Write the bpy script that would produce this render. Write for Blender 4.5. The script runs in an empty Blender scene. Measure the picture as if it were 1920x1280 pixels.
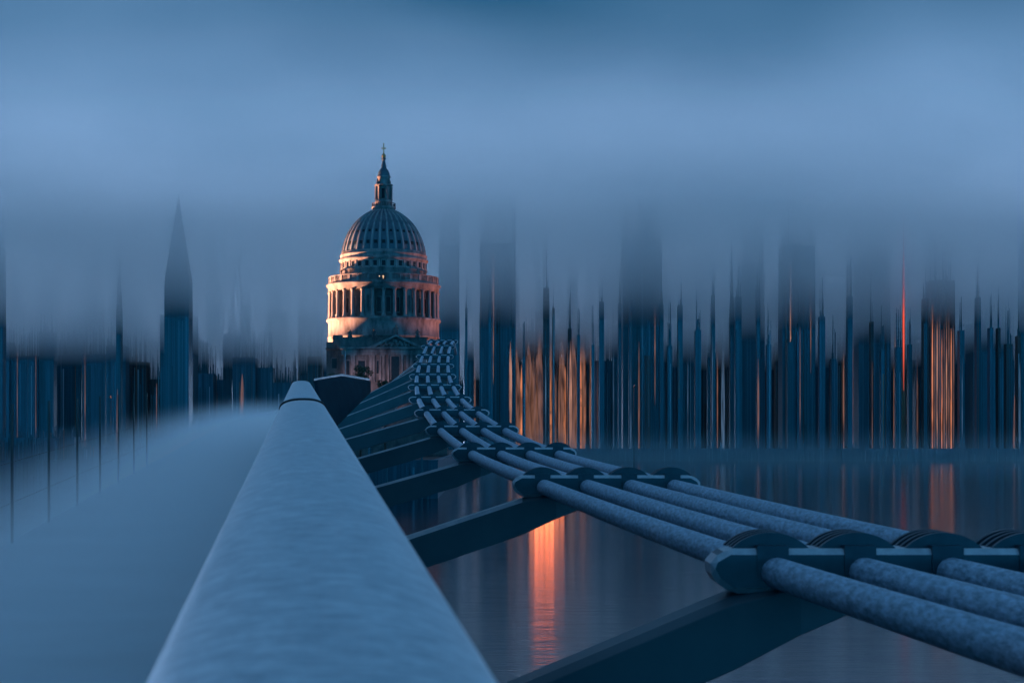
import bpy, math, random
from mathutils import Vector
R = math.radians
rnd = random.Random(11)
S = bpy.context.scene

# ------------------------------------------------------------------ camera
F, CX, HY = 3000.0, 960.0, 830.0          # focal length in photo pixels, optical axis column, horizon row
cam_d = bpy.data.cameras.new('camera')
cam = bpy.data.objects.new('camera', cam_d)
S.collection.objects.link(cam)
cam.location = (0, 0, 0)
cam.rotation_euler = (R(90), 0, 0)
cam_d.sensor_width = 36
cam_d.lens = F / 1920 * 36
cam_d.shift_y = (HY - 640) / 1920
cam_d.clip_start = 0.02
cam_d.clip_end = 20000
cam_d.dof.use_dof = True
cam_d.dof.focus_distance = 45
cam_d.dof.aperture_fstop = 8
S.camera = cam

# ------------------------------------------------------------------ world (dusk sky with broken cloud)
SUN_EL, SUN_AZ = 4.0, -82.0               # azimuth clockwise from the view direction
W = bpy.data.worlds.new('World')
S.world = W
W.use_nodes = True
nt = W.node_tree
nt.nodes.clear()
def N(t, kind, **kw):
    n = t.nodes.new(kind)
    for k, v in kw.items():
        setattr(n, k, v)
    return n
wo = N(nt, 'ShaderNodeOutputWorld')
bg = N(nt, 'ShaderNodeBackground')
sky = N(nt, 'ShaderNodeTexSky', sky_type='NISHITA')
sky.sun_disc = False
sky.sun_elevation = R(SUN_EL)
sky.sun_rotation = R(SUN_AZ)
sky.air_density = 1.0
sky.dust_density = 0.6
sky.ozone_density = 4.0
SKY_STRENGTH = 0.12
bg.inputs['Strength'].default_value = SKY_STRENGTH
tc = N(nt, 'ShaderNodeTexCoord')
mp = N(nt, 'ShaderNodeMapping')
mp.inputs['Scale'].default_value = (3.2, 3.2, 7.0)
mp.inputs['Location'].default_value = (0.35, 0.0, 0.55)
nz = N(nt, 'ShaderNodeTexNoise')
nz.inputs['Scale'].default_value = 1.0
nz.inputs['Detail'].default_value = 2.0
nz.inputs['Roughness'].default_value = 0.4
rp = N(nt, 'ShaderNodeValToRGB')
rp.color_ramp.elements[0].position = 0.34
rp.color_ramp.elements[0].color = (0.0, 0.0, 0.0, 1)
rp.color_ramp.elements[1].position = 0.66
rp.color_ramp.elements[1].color = (1, 1, 1, 1)
def ramp(lo, hi, a, b, src):
    m = N(nt, 'ShaderNodeMapRange', interpolation_type='SMOOTHSTEP')
    for k, v in zip(('From Min', 'From Max', 'To Min', 'To Max'), (lo, hi, a, b)): m.inputs[k].default_value = v
    nt.links.new(src, m.inputs['Value'])
    return m.outputs[0]
def blend(fac, a, b, kind='MIX'):
    m = N(nt, 'ShaderNodeMixRGB', blend_type=kind)
    for k, v in ((0, fac), (1, a), (2, b)):
        if isinstance(v, (tuple, float)): m.inputs[k].default_value = v
        else: nt.links.new(v, m.inputs[k])
    return m.outputs['Color']
nt.links.new(tc.outputs['Generated'], mp.inputs['Vector'])
nt.links.new(mp.outputs['Vector'], nz.inputs['Vector'])
nt.links.new(nz.outputs['Fac'], rp.inputs['Fac'])
sx = N(nt, 'ShaderNodeSeparateXYZ')
nt.links.new(tc.outputs['Generated'], sx.inputs[0])
# colours before the strength: pale afterglow low in the north, deeper blue overhead, south darkened to shape the light
low = blend(rp.outputs['Color'], (17.5, 26, 42, 1), (37, 54.5, 86, 1))
high = blend(rp.outputs['Color'], (0.10, 0.62, 1.32, 1), (0.82, 1.72, 3.05, 1))
col = blend(ramp(0.02, 0.125, 0.0, 1.0, sx.outputs['Z']), low, high)
dim = ramp(-0.6, 0.75, 0.0, 1.0, sx.outputs['Y'])
over = ramp(0.45, 0.95, 0.0, 1.5, sx.outputs['Z'])
mxx = N(nt, 'ShaderNodeMath', operation='MAXIMUM')
nt.links.new(dim, mxx.inputs[0]); nt.links.new(over, mxx.inputs[1])
tint = blend(mxx.outputs[0], (0.02, 0.34, 0.44, 1), (1, 1, 1, 1))       # unseen south made dark teal to keep camera-facing sides dim
zen = N(nt, 'ShaderNodeMath', operation='MAXIMUM'); zen.inputs[1].default_value = 1.0
nt.links.new(over, zen.inputs[0])
col = blend(1.0, col, tint, 'MULTIPLY')
col = blend(1.0, col, zen.outputs[0], 'MULTIPLY')
col = blend(0.90, sky.outputs['Color'], col)
nt.links.new(col, bg.inputs['Color'])
nt.links.new(bg.outputs['Background'], wo.inputs['Surface'])

# ------------------------------------------------------------------ sun: the last weak light of dusk
sd = bpy.data.lights.new('sun', 'SUN')
sd.energy = 0.12
sd.angle = R(10)
sd.color = (1.0, 0.62, 0.42)
so = bpy.data.objects.new('sun', sd)
S.collection.objects.link(so)
az, el = R(SUN_AZ), R(SUN_EL)
to_sun = Vector((math.sin(az) * math.cos(el), math.cos(az) * math.cos(el), math.sin(el)))
so.rotation_euler = to_sun.to_track_quat('Z', 'Y').to_euler()

# ------------------------------------------------------------------ exposure and render settings
S.view_settings.view_transform = 'Standard'
S.view_settings.look = 'None'
S.view_settings.exposure = 0.46
S.view_settings.gamma = 1
S.view_settings.use_curve_mapping = False
S.cycles.volume_bounces = 16
S.cycles.max_bounces = 16
S.cycles.use_denoising = True

# ------------------------------------------------------------------ helpers
def P(px, py, Y):
    """the point of the place seen at this photo pixel at distance Y"""
    return Vector(((px - CX) / F * Y, Y, (HY - py) / F * Y))

class MB:
    def __init__(self):
        self.v, self.f, self.m, self.s = [], [], [], []
    def face(self, idx, mat=0, smooth=False):
        self.f.append(idx); self.m.append(mat); self.s.append(smooth)
    def box(self, a, b, mat=0):
        (x0, y0, z0), (x1, y1, z1) = a, b
        o = len(self.v)
        self.v += [(x0,y0,z0),(x1,y0,z0),(x1,y1,z0),(x0,y1,z0),(x0,y0,z1),(x1,y0,z1),(x1,y1,z1),(x0,y1,z1)]
        for q in ((0,3,2,1),(4,5,6,7),(0,1,5,4),(1,2,6,5),(2,3,7,6),(3,0,4,7)):
            self.face([o + i for i in q], mat)
        return self
    def hexa(self, pts, mat=0):
        """eight corners ordered like a box"""
        o = len(self.v)
        self.v += [tuple(p) for p in pts]
        for q in ((0,3,2,1),(4,5,6,7),(0,1,5,4),(1,2,6,5),(2,3,7,6),(3,0,4,7)):
            self.face([o + i for i in q], mat)
        return self
    def prism(self, poly, ext, mat=0):
        """polygon (list of 3d points, counter-clockwise as seen against ext) swept along ext"""
        o, n = len(self.v), len(poly)
        e = Vector(ext)
        self.v += [tuple(p) for p in poly] + [tuple(Vector(p) + e) for p in poly]
        self.face([o + i for i in range(n)], mat)
        self.face([o + n + i for i in reversed(range(n))], mat)
        for i in range(n):
            j = (i + 1) % n
            self.face([o + i, o + n + i, o + n + j, o + j], mat)
        return self
    def lathe(self, prof, seg=64, a0=0.0, a1=math.tau, cx=0, cy=0, mat=0, smooth=True):
        o = len(self.v)
        full = abs(a1 - a0 - math.tau) < 1e-6
        cols = seg if full else seg + 1
        for (r, z) in prof:
            for k in range(cols):
                a = a0 + (a1 - a0) * k / seg
                self.v.append((cx + r * math.cos(a), cy + r * math.sin(a), z))
        for i in range(len(prof) - 1):
            for k in range(seg):
                k2 = (k + 1) % cols
                self.face([o + i*cols + k, o + i*cols + k2, o + (i+1)*cols + k2, o + (i+1)*cols + k], mat, smooth)
        return self
    def tube(self, pts, rad, seg=16, mat=0, cap=True, shape=None):
        """round tube (or an elliptical one: shape(i) -> half width, half height) along pts"""
        o = len(self.v)
        n = len(pts)
        for i, p in enumerate(pts):
            p = Vector(p)
            t = (Vector(pts[min(i+1, n-1)]) - Vector(pts[max(i-1, 0)])).normalized()
            up = Vector((0, 0, 1)) if abs(t.z) < 0.9 else Vector((0, 1, 0))
            sx = t.cross(up).normalized()
            sz = sx.cross(t).normalized()
            r = rad(i) if callable(rad) else rad
            for k in range(seg):
                a = math.tau * k / seg
                if shape:
                    q = shape(a)
                    self.v.append(tuple(p + sx * q[0] + sz * q[1]))
                else:
                    self.v.append(tuple(p + sx * (r * math.cos(a)) + sz * (r * math.sin(a))))
        for i in range(n - 1):
            for k in range(seg):
                k2 = (k + 1) % seg
                self.face([o + i*seg + k, o + i*seg + k2, o + (i+1)*seg + k2, o + (i+1)*seg + k], mat, True)
        if cap:
            self.face([o + k for k in reversed(range(seg))], mat)
            self.face([o + (n-1)*seg + k for k in range(seg)], mat)
        return self
    def ball(self, c, r, seg=12, ring=8, mat=0, sq=1.0):
        prof = [(max(1e-4, r * math.sin(math.pi * i / ring)), c[2] - r * sq * math.cos(math.pi * i / ring)) for i in range(ring + 1)]
        return self.lathe(prof, seg, cx=c[0], cy=c[1], mat=mat)
    def build(self, name, mats, parent=None, loc=None, bevel=0):
        vol = 0.0                                  # faces must look outwards
        for f in self.f:
            a_ = Vector(self.v[f[0]])
            for i in range(1, len(f) - 1):
                vol += a_.dot(Vector(self.v[f[i]]).cross(Vector(self.v[f[i + 1]])))
        if vol < 0: self.f = [list(reversed(f)) for f in self.f]
        me = bpy.data.meshes.new(name)
        me.from_pydata(self.v, [], self.f)
        for m in (mats if isinstance(mats, (list, tuple)) else [mats]):
            me.materials.append(m)
        me.polygons.foreach_set('material_index', self.m)
        me.polygons.foreach_set('use_smooth', self.s)
        me.update()
        o = bpy.data.objects.new(name, me)
        S.collection.objects.link(o)
        if parent: o.parent = parent
        if loc is not None: o.location = loc
        if bevel:
            b = o.modifiers.new('bevel', 'BEVEL'); b.width = bevel; b.segments = 2; b.limit_method = 'ANGLE'
        return o

def tag(o, label=None, cat=None, group=None, kind=None):
    if label: o['label'] = label
    if cat: o['category'] = cat
    if group: o['group'] = group
    if kind: o['kind'] = kind
    return o
def empty(name, loc=(0, 0, 0)):
    o = bpy.data.objects.new(name, None)
    S.collection.objects.link(o)
    o.location = loc
    return o
def dup(o, parent, loc=None, rotz=None):
    c = o.copy()
    S.collection.objects.link(c)
    c.parent = parent
    if loc is not None: c.location = loc
    if rotz is not None: c.rotation_euler = (0, 0, rotz)
    for ch in o.children:
        dup(ch, c)
    return c

# ------------------------------------------------------------------ materials
def mat(name, c0, c1=None, scale=(1, 1, 1), detail=6, rough=0.6, metal=0.0, bump=0.0, bump_scale=None, lo=0.35, hi=0.65, rand=False, spec=0.5, rough2=None, fac_rough=0.6):
    m = bpy.data.materials.new(name)
    m.use_nodes = True
    t = m.node_tree
    b = t.nodes['Principled BSDF']
    b.inputs['Roughness'].default_value = rough
    b.inputs['Metallic'].default_value = metal
    b.inputs['Specular IOR Level'].default_value = spec
    if c1 is None:
        b.inputs['Base Color'].default_value = (*c0, 1)
        return m
    tcn = N(t, 'ShaderNodeTexCoord')
    mpn = N(t, 'ShaderNodeMapping')
    mpn.inputs['Scale'].default_value = scale
    t.links.new(tcn.outputs['Object'], mpn.inputs['Vector'])
    vec = mpn.outputs['Vector']
    if rand:
        oi = N(t, 'ShaderNodeObjectInfo')
        ml = N(t, 'ShaderNodeMath', operation='MULTIPLY'); ml.inputs[1].default_value = 97.0
        t.links.new(oi.outputs['Random'], ml.inputs[0])
        ad = N(t, 'ShaderNodeVectorMath', operation='ADD')
        t.links.new(vec, ad.inputs[0]); t.links.new(ml.outputs[0], ad.inputs[1])
        vec = ad.outputs[0]
    no = N(t, 'ShaderNodeTexNoise')
    no.inputs['Scale'].default_value = 1
    no.inputs['Detail'].default_value = detail
    no.inputs['Roughness'].default_value = fac_rough
    t.links.new(vec, no.inputs['Vector'])
    cr = N(t, 'ShaderNodeValToRGB')
    cr.color_ramp.elements[0].position = lo
    cr.color_ramp.elements[0].color = (*c0, 1)
    cr.color_ramp.elements[1].position = hi
    cr.color_ramp.elements[1].color = (*c1, 1)
    t.links.new(no.outputs['Fac'], cr.inputs['Fac'])
    t.links.new(cr.outputs['Color'], b.inputs['Base Color'])
    if rough2 is not None:
        mr = N(t, 'ShaderNodeMapRange')
        mr.inputs['From Min'].default_value = lo; mr.inputs['From Max'].default_value = hi
        mr.inputs['To Min'].default_value = rough; mr.inputs['To Max'].default_value = rough2
        t.links.new(no.outputs['Fac'], mr.inputs['Value'])
        t.links.new(mr.outputs[0], b.inputs['Roughness'])
    if bump:
        bp = N(t, 'ShaderNodeBump')
        bp.inputs['Strength'].default_value = bump
        bp.inputs['Distance'].default_value = 0.01
        src = no
        if bump_scale:
            mp2 = N(t, 'ShaderNodeMapping'); mp2.inputs['Scale'].default_value = bump_scale
            t.links.new(tcn.outputs['Object'], mp2.inputs['Vector'])
            src = N(t, 'ShaderNodeTexNoise'); src.inputs['Scale'].default_value = 1; src.inputs['Detail'].default_value = 4
            t.links.new(mp2.outputs['Vector'], src.inputs['Vector'])
        t.links.new(src.outputs['Fac'], bp.inputs['Height'])
        t.links.new(bp.outputs['Normal'], b.inputs['Normal'])
    return m
def glow(name, col, strength, scale=(0.5, 0.5, 0.055), lo=0.2):
    """lit window panes: floors differ in how bright they are"""
    m = bpy.data.materials.new(name)
    m.use_nodes = True
    t = m.node_tree
    b = t.nodes['Principled BSDF']
    b.inputs['Base Color'].default_value = (0.05, 0.05, 0.06, 1)
    b.inputs['Emission Color'].default_value = (*col, 1)
    tcn = N(t, 'ShaderNodeTexCoord')
    mpn = N(t, 'ShaderNodeMapping'); mpn.inputs['Scale'].default_value = scale
    oi = N(t, 'ShaderNodeObjectInfo')
    ml = N(t, 'ShaderNodeMath', operation='MULTIPLY'); ml.inputs[1].default_value = 97.0
    ad = N(t, 'ShaderNodeVectorMath', operation='ADD')
    no = N(t, 'ShaderNodeTexNoise'); no.inputs['Scale'].default_value = 1; no.inputs['Detail'].default_value = 1
    mr = N(t, 'ShaderNodeMapRange')
    mr.inputs['From Min'].default_value = 0.3; mr.inputs['From Max'].default_value = 0.7
    mr.inputs['To Min'].default_value = lo * strength; mr.inputs['To Max'].default_value = strength
    t.links.new(tcn.outputs['Object'], mpn.inputs['Vector'])
    t.links.new(oi.outputs['Random'], ml.inputs[0])
    t.links.new(mpn.outputs['Vector'], ad.inputs[0]); t.links.new(ml.outputs[0], ad.inputs[1])
    t.links.new(ad.outputs[0], no.inputs['Vector'])
    t.links.new(no.outputs['Fac'], mr.inputs['Value'])
    t.links.new(mr.outputs[0], b.inputs['Emission Strength'])
    return m

M = {}
M['rail'] = mat('brushed steel rail', (0.34, 0.43, 0.49), (0.82, 0.90, 0.94), (22, 50, 22), 8, 0.46, 0.55, 0.3, (50, 130, 50), 0.37, 0.63, rough2=0.6, fac_rough=0.8)
M['deck'] = mat('ribbed aluminium deck', (0.34, 0.37, 0.39), (0.50, 0.53, 0.55), (0.5, 0.9, 1), 7, 0.75, 0.1, 0.08)
M['cable'] = mat('galvanised cable', (0.19, 0.29, 0.37), (0.50, 0.66, 0.80), (60, 20, 60), 12, 0.5, 0.35, 0.5, (40, 22, 40), 0.36, 0.66, rough2=0.7)
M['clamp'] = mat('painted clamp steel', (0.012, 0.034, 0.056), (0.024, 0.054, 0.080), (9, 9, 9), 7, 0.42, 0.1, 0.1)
M['edge'] = mat('worn clamp edge with painted top light', (0.34, 0.38, 0.42), (0.52, 0.56, 0.60), (14, 14, 14), 7, 0.45, 0.2)
M['saddle'] = mat('dark cast saddle', (0.016, 0.036, 0.056), (0.034, 0.060, 0.082), (12, 12, 12), 6, 0.45, 0.2)
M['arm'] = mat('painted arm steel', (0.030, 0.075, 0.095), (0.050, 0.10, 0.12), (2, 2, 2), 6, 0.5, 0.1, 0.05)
M['armtop'] = mat('pale arm flange', (0.20, 0.25, 0.28), (0.34, 0.38, 0.40), (6, 6, 6), 6, 0.5, 0.3)  # paler than the sides, used on top faces and caps
M['panel'] = mat('dark balustrade panel', (0.002, 0.026, 0.040), (0.004, 0.034, 0.050), (3, 3, 3), 5, 0.8, spec=0.02)
M['dark'] = mat('dark metal', (0.03, 0.032, 0.036), (0.05, 0.052, 0.056), (4, 4, 4), 4, 0.5)
M['joint'] = mat('rubber joint', (0.012, 0.012, 0.014), (0.02, 0.02, 0.022), (30, 30, 30), 3, 0.8)
M['stone'] = mat('weathered portland stone', (0.03, 0.04, 0.048), (0.24, 0.24, 0.24), (0.35, 0.35, 0.12), 8, 0.85, 0, 0.3, (1.4, 1.4, 1.0), 0.30, 0.66)
M['stone_dark'] = mat('sooty and shaded portland stone', (0.03, 0.042, 0.05), (0.14, 0.14, 0.14), (0.4, 0.4, 0.15), 8, 0.85, 0, 0.3, (1.2, 1.2, 0.8), 0.35, 0.68)
M['lead'] = mat('dome lead', (0.02, 0.06, 0.085), (0.07, 0.125, 0.155), (0.5, 0.5, 0.12), 8, 0.6, 0.0, 0.2, None, 0.35, 0.68)
M['lead_rib'] = mat('dome lead rib', (0.09, 0.13, 0.15), (0.26, 0.29, 0.30), (0.5, 0.5, 0.12), 8, 0.55, 0.0)
M['glass'] = mat('dark window glass', (0.004, 0.010, 0.016), (0.008, 0.016, 0.024), (1, 1, 1), 2, 0.3, spec=0.12)
M['gilt'] = mat('gilded metal', (0.30, 0.20, 0.08), (0.45, 0.32, 0.14), (2, 2, 2), 4, 0.4, 0.6)
M['ground'] = mat('city ground', (0.03, 0.032, 0.035), (0.06, 0.06, 0.062), (0.02, 0.02, 0.02), 8, 0.9)
M['quay'] = mat('quay wall timber piles', (0.002, 0.05, 0.08), (0.02, 0.11, 0.16), (0.9, 0.9, 0.01), 5, 0.7, fac_rough=0.75)
M['bark'] = mat('bark', (0.03, 0.024, 0.02), (0.07, 0.055, 0.045), (3, 3, 0.6), 6, 0.9)
M['leaf'] = mat('dark foliage', (0.012, 0.03, 0.018), (0.04, 0.07, 0.04), (0.8, 0.8, 0.8), 4, 0.7)
STRIPE = (0.55, 0.55, 0.004)
M['wall_a'] = mat('dark glazed cladding', (0.002, 0.055, 0.085), (0.022, 0.17, 0.245), STRIPE, 5, 0.45, 0, 0, None, 0.38, 0.72, True, fac_rough=0.75)
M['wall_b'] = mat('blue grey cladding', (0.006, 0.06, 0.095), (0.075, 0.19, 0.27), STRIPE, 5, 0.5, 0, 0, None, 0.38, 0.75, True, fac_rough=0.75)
M['wall_c'] = mat('brown brick cladding', (0.03, 0.035, 0.045), (0.15, 0.11, 0.11), STRIPE, 5, 0.8, 0, 0, None, 0.38, 0.72, True, fac_rough=0.75)
M['fin_dark'] = mat('dark fins', (0.002, 0.06, 0.085), (0.008, 0.11, 0.155), STRIPE, 3, 0.5, rand=True)
M['fin_mid'] = mat('steel fins', (0.015, 0.075, 0.11), (0.06, 0.17, 0.23), STRIPE, 3, 0.4, 0.2, rand=True)
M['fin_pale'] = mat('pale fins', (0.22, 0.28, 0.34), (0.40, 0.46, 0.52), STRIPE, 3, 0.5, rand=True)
M['fin_rust'] = mat('terracotta fins', (0.22, 0.09, 0.06), (0.40, 0.18, 0.12), STRIPE, 3, 0.7, rand=True)
M['lit_orange'] = glow('orange lit windows', (1.0, 0.32, 0.14), 0.6)
M['lit_peach'] = glow('peach lit windows', (1.0, 0.45, 0.28), 0.36)
M['lit_red'] = glow('red lamps', (1.0, 0.10, 0.035), 0.75, lo=0.5)
M['lit_dim'] = glow('dim amber windows and glow', (1.0, 0.44, 0.30), 0.15)
M['lit_lamp'] = glow('warm gallery lamps', (1.0, 0.62, 0.36), 0.8, lo=0.9)
M['lit_mid'] = glow('half lit hall', (1.0, 0.24, 0.09), 1.3, lo=0.7)
M['lit_blue'] = glow('cold lit windows', (0.30, 0.55, 0.95), 0.18)
M['lit_strong'] = glow('strongly lit hall', (1.0, 0.20, 0.07), 4.6, lo=0.7)

# water: broad ripples, glossy
def water_mat():
    m = bpy.data.materials.new('river water')
    m.use_nodes = True
    t = m.node_tree
    b = t.nodes['Principled BSDF']
    b.inputs['Base Color'].default_value = (0.002, 0.018, 0.028, 1)
    b.inputs['Roughness'].default_value = 0.10
    b.inputs['IOR'].default_value = 1.33
    b.inputs['Specular IOR Level'].default_value = 0.5
    tcn = N(t, 'ShaderNodeTexCoord')
    mpn = N(t, 'ShaderNodeMapping'); mpn.inputs['Scale'].default_value = (0.05, 2.2, 1)
    no = N(t, 'ShaderNodeTexNoise'); no.inputs['Scale'].default_value = 1; no.inputs['Detail'].default_value = 5
    bp = N(t, 'ShaderNodeBump'); bp.inputs['Strength'].default_value = 0.45; bp.inputs['Distance'].default_value = 0.06
    t.links.new(tcn.outputs['Object'], mpn.inputs['Vector'])
    t.links.new(mpn.outputs['Vector'], no.inputs['Vector'])
    t.links.new(no.outputs['Fac'], bp.inputs['Height'])
    t.links.new(bp.outputs['Normal'], b.inputs['Normal'])
    return m
M['water'] = water_mat()

# ------------------------------------------------------------------ setting: river, bank, low cloud
WATER_Z, GROUND_Z, BANK_Y, FAR_Y = -12.0, -5.0, 345.0, 1050.0
tag(MB().box((-6000, -900, WATER_Z - 2), (6000, FAR_Y + 40, WATER_Z)).build('river', M['water']), kind='structure')
# the near bank carries the cathedral; beyond it the river widens and the bank falls back
gp = [(-7000, BANK_Y + 1.3), (-17.3, BANK_Y + 1.3), (-27.3, FAR_Y + 1.3), (7000, FAR_Y + 1.3), (7000, 12000), (-7000, 12000)]
tag(MB().prism([(x, y, GROUND_Z - 9) for x, y in gp], (0, 0, 9)).build('ground', M['ground']), kind='structure')
emb = MB()
for dz0, dz1, out in ((WATER_Z - 2, GROUND_Z + 1.1, 0), (GROUND_Z + 1.1, GROUND_Z + 1.35, .15)):
    wl = [(-3000, BANK_Y - out), (-16 + out, BANK_Y - out), (-26 + out, FAR_Y - out), (3000, FAR_Y - out), (3000, FAR_Y + 1.2), (-27.2, FAR_Y + 1.2), (-17.2, BANK_Y + 1.2), (-3000, BANK_Y + 1.2)]
    emb.prism([(x, y, dz0) for x, y in wl], (0, 0, dz1 - dz0))
rw = tag(emb.build('river_wall', M['quay']), 'long dark river wall lined with timber piles along the far bank', 'wall')
pl = MB()
def piles(x, x_end, y0, sc):
    while x < x_end:
        w_ = rnd.choice((.12, .18, .25, .4)) * sc; h_ = GROUND_Z + rnd.choice((rnd.uniform(-6, -2), rnd.uniform(-3, 1), rnd.uniform(0, 6)))
        yy = y0 - .3 - rnd.random() * 1.2
        pl.box((x, yy - w_, WATER_Z - 2), (x + w_, yy, h_), rnd.choice((0, 0, 1, 1, 2)))
        x += w_ + rnd.uniform(.02, .8) * sc
piles(-130, -17, BANK_Y, 1.0)
piles(-26, 380, FAR_Y, 1.8)
pl.build('mooring_piles', [M['quay'], M['fin_dark'], M['fin_mid']], rw)  # separate mooring piles added before the wall to break its line

CLOUD_LOW, CLOUD_TOP, CLOUD_DENSITY = 80.0, 216.0, 0.0088
def cloud_mat():
    m = bpy.data.materials.new('low cloud')
    m.use_nodes = True
    t = m.node_tree
    t.nodes.remove(t.nodes['Principled BSDF'])
    v = N(t, 'ShaderNodeVolumePrincipled')
    v.inputs['Color'].default_value = (0.99, 0.99, 0.99, 1)
    v.inputs['Density'].default_value = 0.007
    v.inputs['Anisotropy'].default_value = 0.8
    # the bank thins out smoothly towards its top
    tcn = N(t, 'ShaderNodeTexCoord'); sp_ = N(t, 'ShaderNodeSeparateXYZ')
    mr = N(t, 'ShaderNodeMapRange', interpolation_type='SMOOTHSTEP')
    for k, q in zip(('From Min', 'From Max', 'To Min', 'To Max'), (CLOUD_LOW, CLOUD_TOP, CLOUD_DENSITY, 0.0)): mr.inputs[k].default_value = q
    t.links.new(tcn.outputs['Object'], sp_.inputs[0]); 
    nz_ = N(t, 'ShaderNodeTexNoise'); nz_.inputs['Scale'].default_value = 0.0042; nz_.inputs['Detail'].default_value = 1.5
    wv = N(t, 'ShaderNodeMath', operation='MULTIPLY_ADD'); wv.inputs[1].default_value = 150.0
    of = N(t, 'ShaderNodeMath', operation='SUBTRACT'); of.inputs[1].default_value = 75.0
    t.links.new(tcn.outputs['Object'], nz_.inputs['Vector']); t.links.new(nz_.outputs['Fac'], wv.inputs[0]); t.links.new(sp_.outputs['Z'], wv.inputs[2])
    t.links.new(wv.outputs[0], of.inputs[0]); t.links.new(of.outputs[0], mr.inputs['Value'])
    t.links.new(mr.outputs[0], v.inputs['Density'])
    t.links.new(v.outputs['Volume'], t.nodes['Material Output'].inputs['Volume'])
    return m
# cross-section (distance, height) of the bank of low cloud that swallows the tower tops
sec = [(1719, 53.4), (730, 100), (760, 285), (1720, 285), (1720, 53.4)]
c = MB().prism([(-2500, y, z) for y, z in sec], (5000, 0, 0))
tag(c.build('low_cloud', cloud_mat()), kind='stuff')

def river_mist():
    m = bpy.data.materials.new('river mist')
    m.use_nodes = True
    t = m.node_tree
    t.nodes.remove(t.nodes['Principled BSDF'])
    v = N(t, 'ShaderNodeVolumePrincipled')
    v.inputs['Color'].default_value = (0.66, 0.92, 1.0, 1)
    tcn = N(t, 'ShaderNodeTexCoord'); sp_ = N(t, 'ShaderNodeSeparateXYZ')
    mr = N(t, 'ShaderNodeMapRange', interpolation_type='SMOOTHSTEP')
    for k, q in zip(('From Min', 'From Max', 'To Min', 'To Max'), (-11.0, 9.0, 0.0006, 0.0)): mr.inputs[k].default_value = q
    t.links.new(tcn.outputs['Object'], sp_.inputs[0]); t.links.new(sp_.outputs['Z'], mr.inputs['Value'])
    t.links.new(mr.outputs[0], v.inputs['Density'])
    t.links.new(v.outputs['Volume'], t.nodes['Material Output'].inputs['Volume'])
    return m
tag(MB().box((-14, 480, WATER_Z + .05), (700, FAR_Y - 2.5, 9.0)).build('river_mist', river_mist()), kind='stuff')

# ------------------------------------------------------------------ the footbridge
bridge = tag(empty('footbridge', (0, 0, WATER_Z)), 'steel footbridge with broad handrail, outrigger arms and four parallel suspension cables', 'bridge')
def bpart(mb, name, m, parent=None, bevel=0, smooth=False):
    off = Vector((0, 0, -WATER_Z)) if parent is None else Vector((0, 0, 0))
    o = mb.build(name, m, parent or bridge, bevel=bevel)
    o.location = off
    return o

def rail_pt(d):
    return Vector((0.03 - 0.1325 * d, d, -0.235 + 0.0475 * d))
def rail_shape(a):
    c_, s_ = math.cos(a), math.sin(a)
    e = 0.85
    return ((0.152 if c_ > 0 else 0.172) * math.copysign(abs(c_) ** e, c_), 0.075 * math.copysign(abs(s_) ** e, s_) - 0.075)
JOINT = 11.3
near = MB().tube([rail_pt(d) for d in [0.25, 0.5, 0.8] + [1 + 0.6 * i for i in range(17)] + [JOINT]], 1, 40, shape=rail_shape)
o = bpart(near, 'handrail', M['rail'])
js = lambda a: tuple(q * 1.035 + (0.011 if i else 0) for i, q in enumerate(rail_shape(a)))
bpart(MB().tube([rail_pt(JOINT - 0.02), rail_pt(JOINT + 0.24)], 1, 40, shape=js), 'rail_joint', M['joint'])
end = [rail_pt(d) for d in [JOINT + 0.22, 13, 16, 19, 22, 25, 26.6, 27.1]]
bpart(MB().tube(end, 1, 40, shape=lambda a: tuple(0.99 * q for q in rail_shape(a))), 'handrail', M['rail'])
# flared end panel of the balustrade beyond the joint
pa = [P(588, 713.5, 27.2), P(640, 705, 29.6), P(690, 714, 31.5), P(690, 735, 31.5), P(612, 812, 27.2), P(600, 800, 27.0)]
pn = MB().prism([p for p in reversed(pa)], (0.05, 0.06, 0))
bpart(pn, 'end_panel', M['panel'])
cap = MB()
for a_, b_ in ((P(589, 713.2, 27.2), P(640, 704.4, 29.6)), (P(640, 704.4, 29.6), P(692, 713, 31.5))):
    w = Vector((0.0, 0.10, 0.012)); h = Vector((0, 0, 0.03))
    cap.hexa([a_ - w * 0.2, b_ - w * 0.2, b_ + w, a_ + w, a_ - w * 0.2 + h, b_ - w * 0.2 + h, b_ + w + h, a_ + w + h])
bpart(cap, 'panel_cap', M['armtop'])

# deck
def deck_z(d):
    return -0.235 - 1.2 + 0.0425 * d - 0.00008 * d * d if d < 200 else deck_z(199.99) - (d - 200) * 0.05
DW = 2.55
dk = MB()
ds = [-6, 0, 3, 6, 10, 15, 20, 27, 35, 45, 60, 80, 110, 140, 170, 199, 250, 300, 343]
o0 = 0
for d in ds:
    x = 0.03 - 0.1325 * min(d, 60) - (0.115 * (d - 60) if d > 60 else 0)
    dk.v += [(x - DW, d, deck_z(d)), (x + 0.02, d, deck_z(d)), (x + 0.02, d, deck_z(d) - 0.35), (x - DW, d, deck_z(d) - 0.35)]
for i in range(len(ds) - 1):
    a, b = 4 * i, 4 * i + 4
    for k in range(4):
        dk.face([a + k, a + (k + 1) % 4, b + (k + 1) % 4, b + k], 0)
dk.face([0, 3, 2, 1]); n_ = 4 * (len(ds) - 1); dk.face([n_, n_ + 1, n_ + 2, n_ + 3])
bpart(dk, 'deck', M['deck'])
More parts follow.
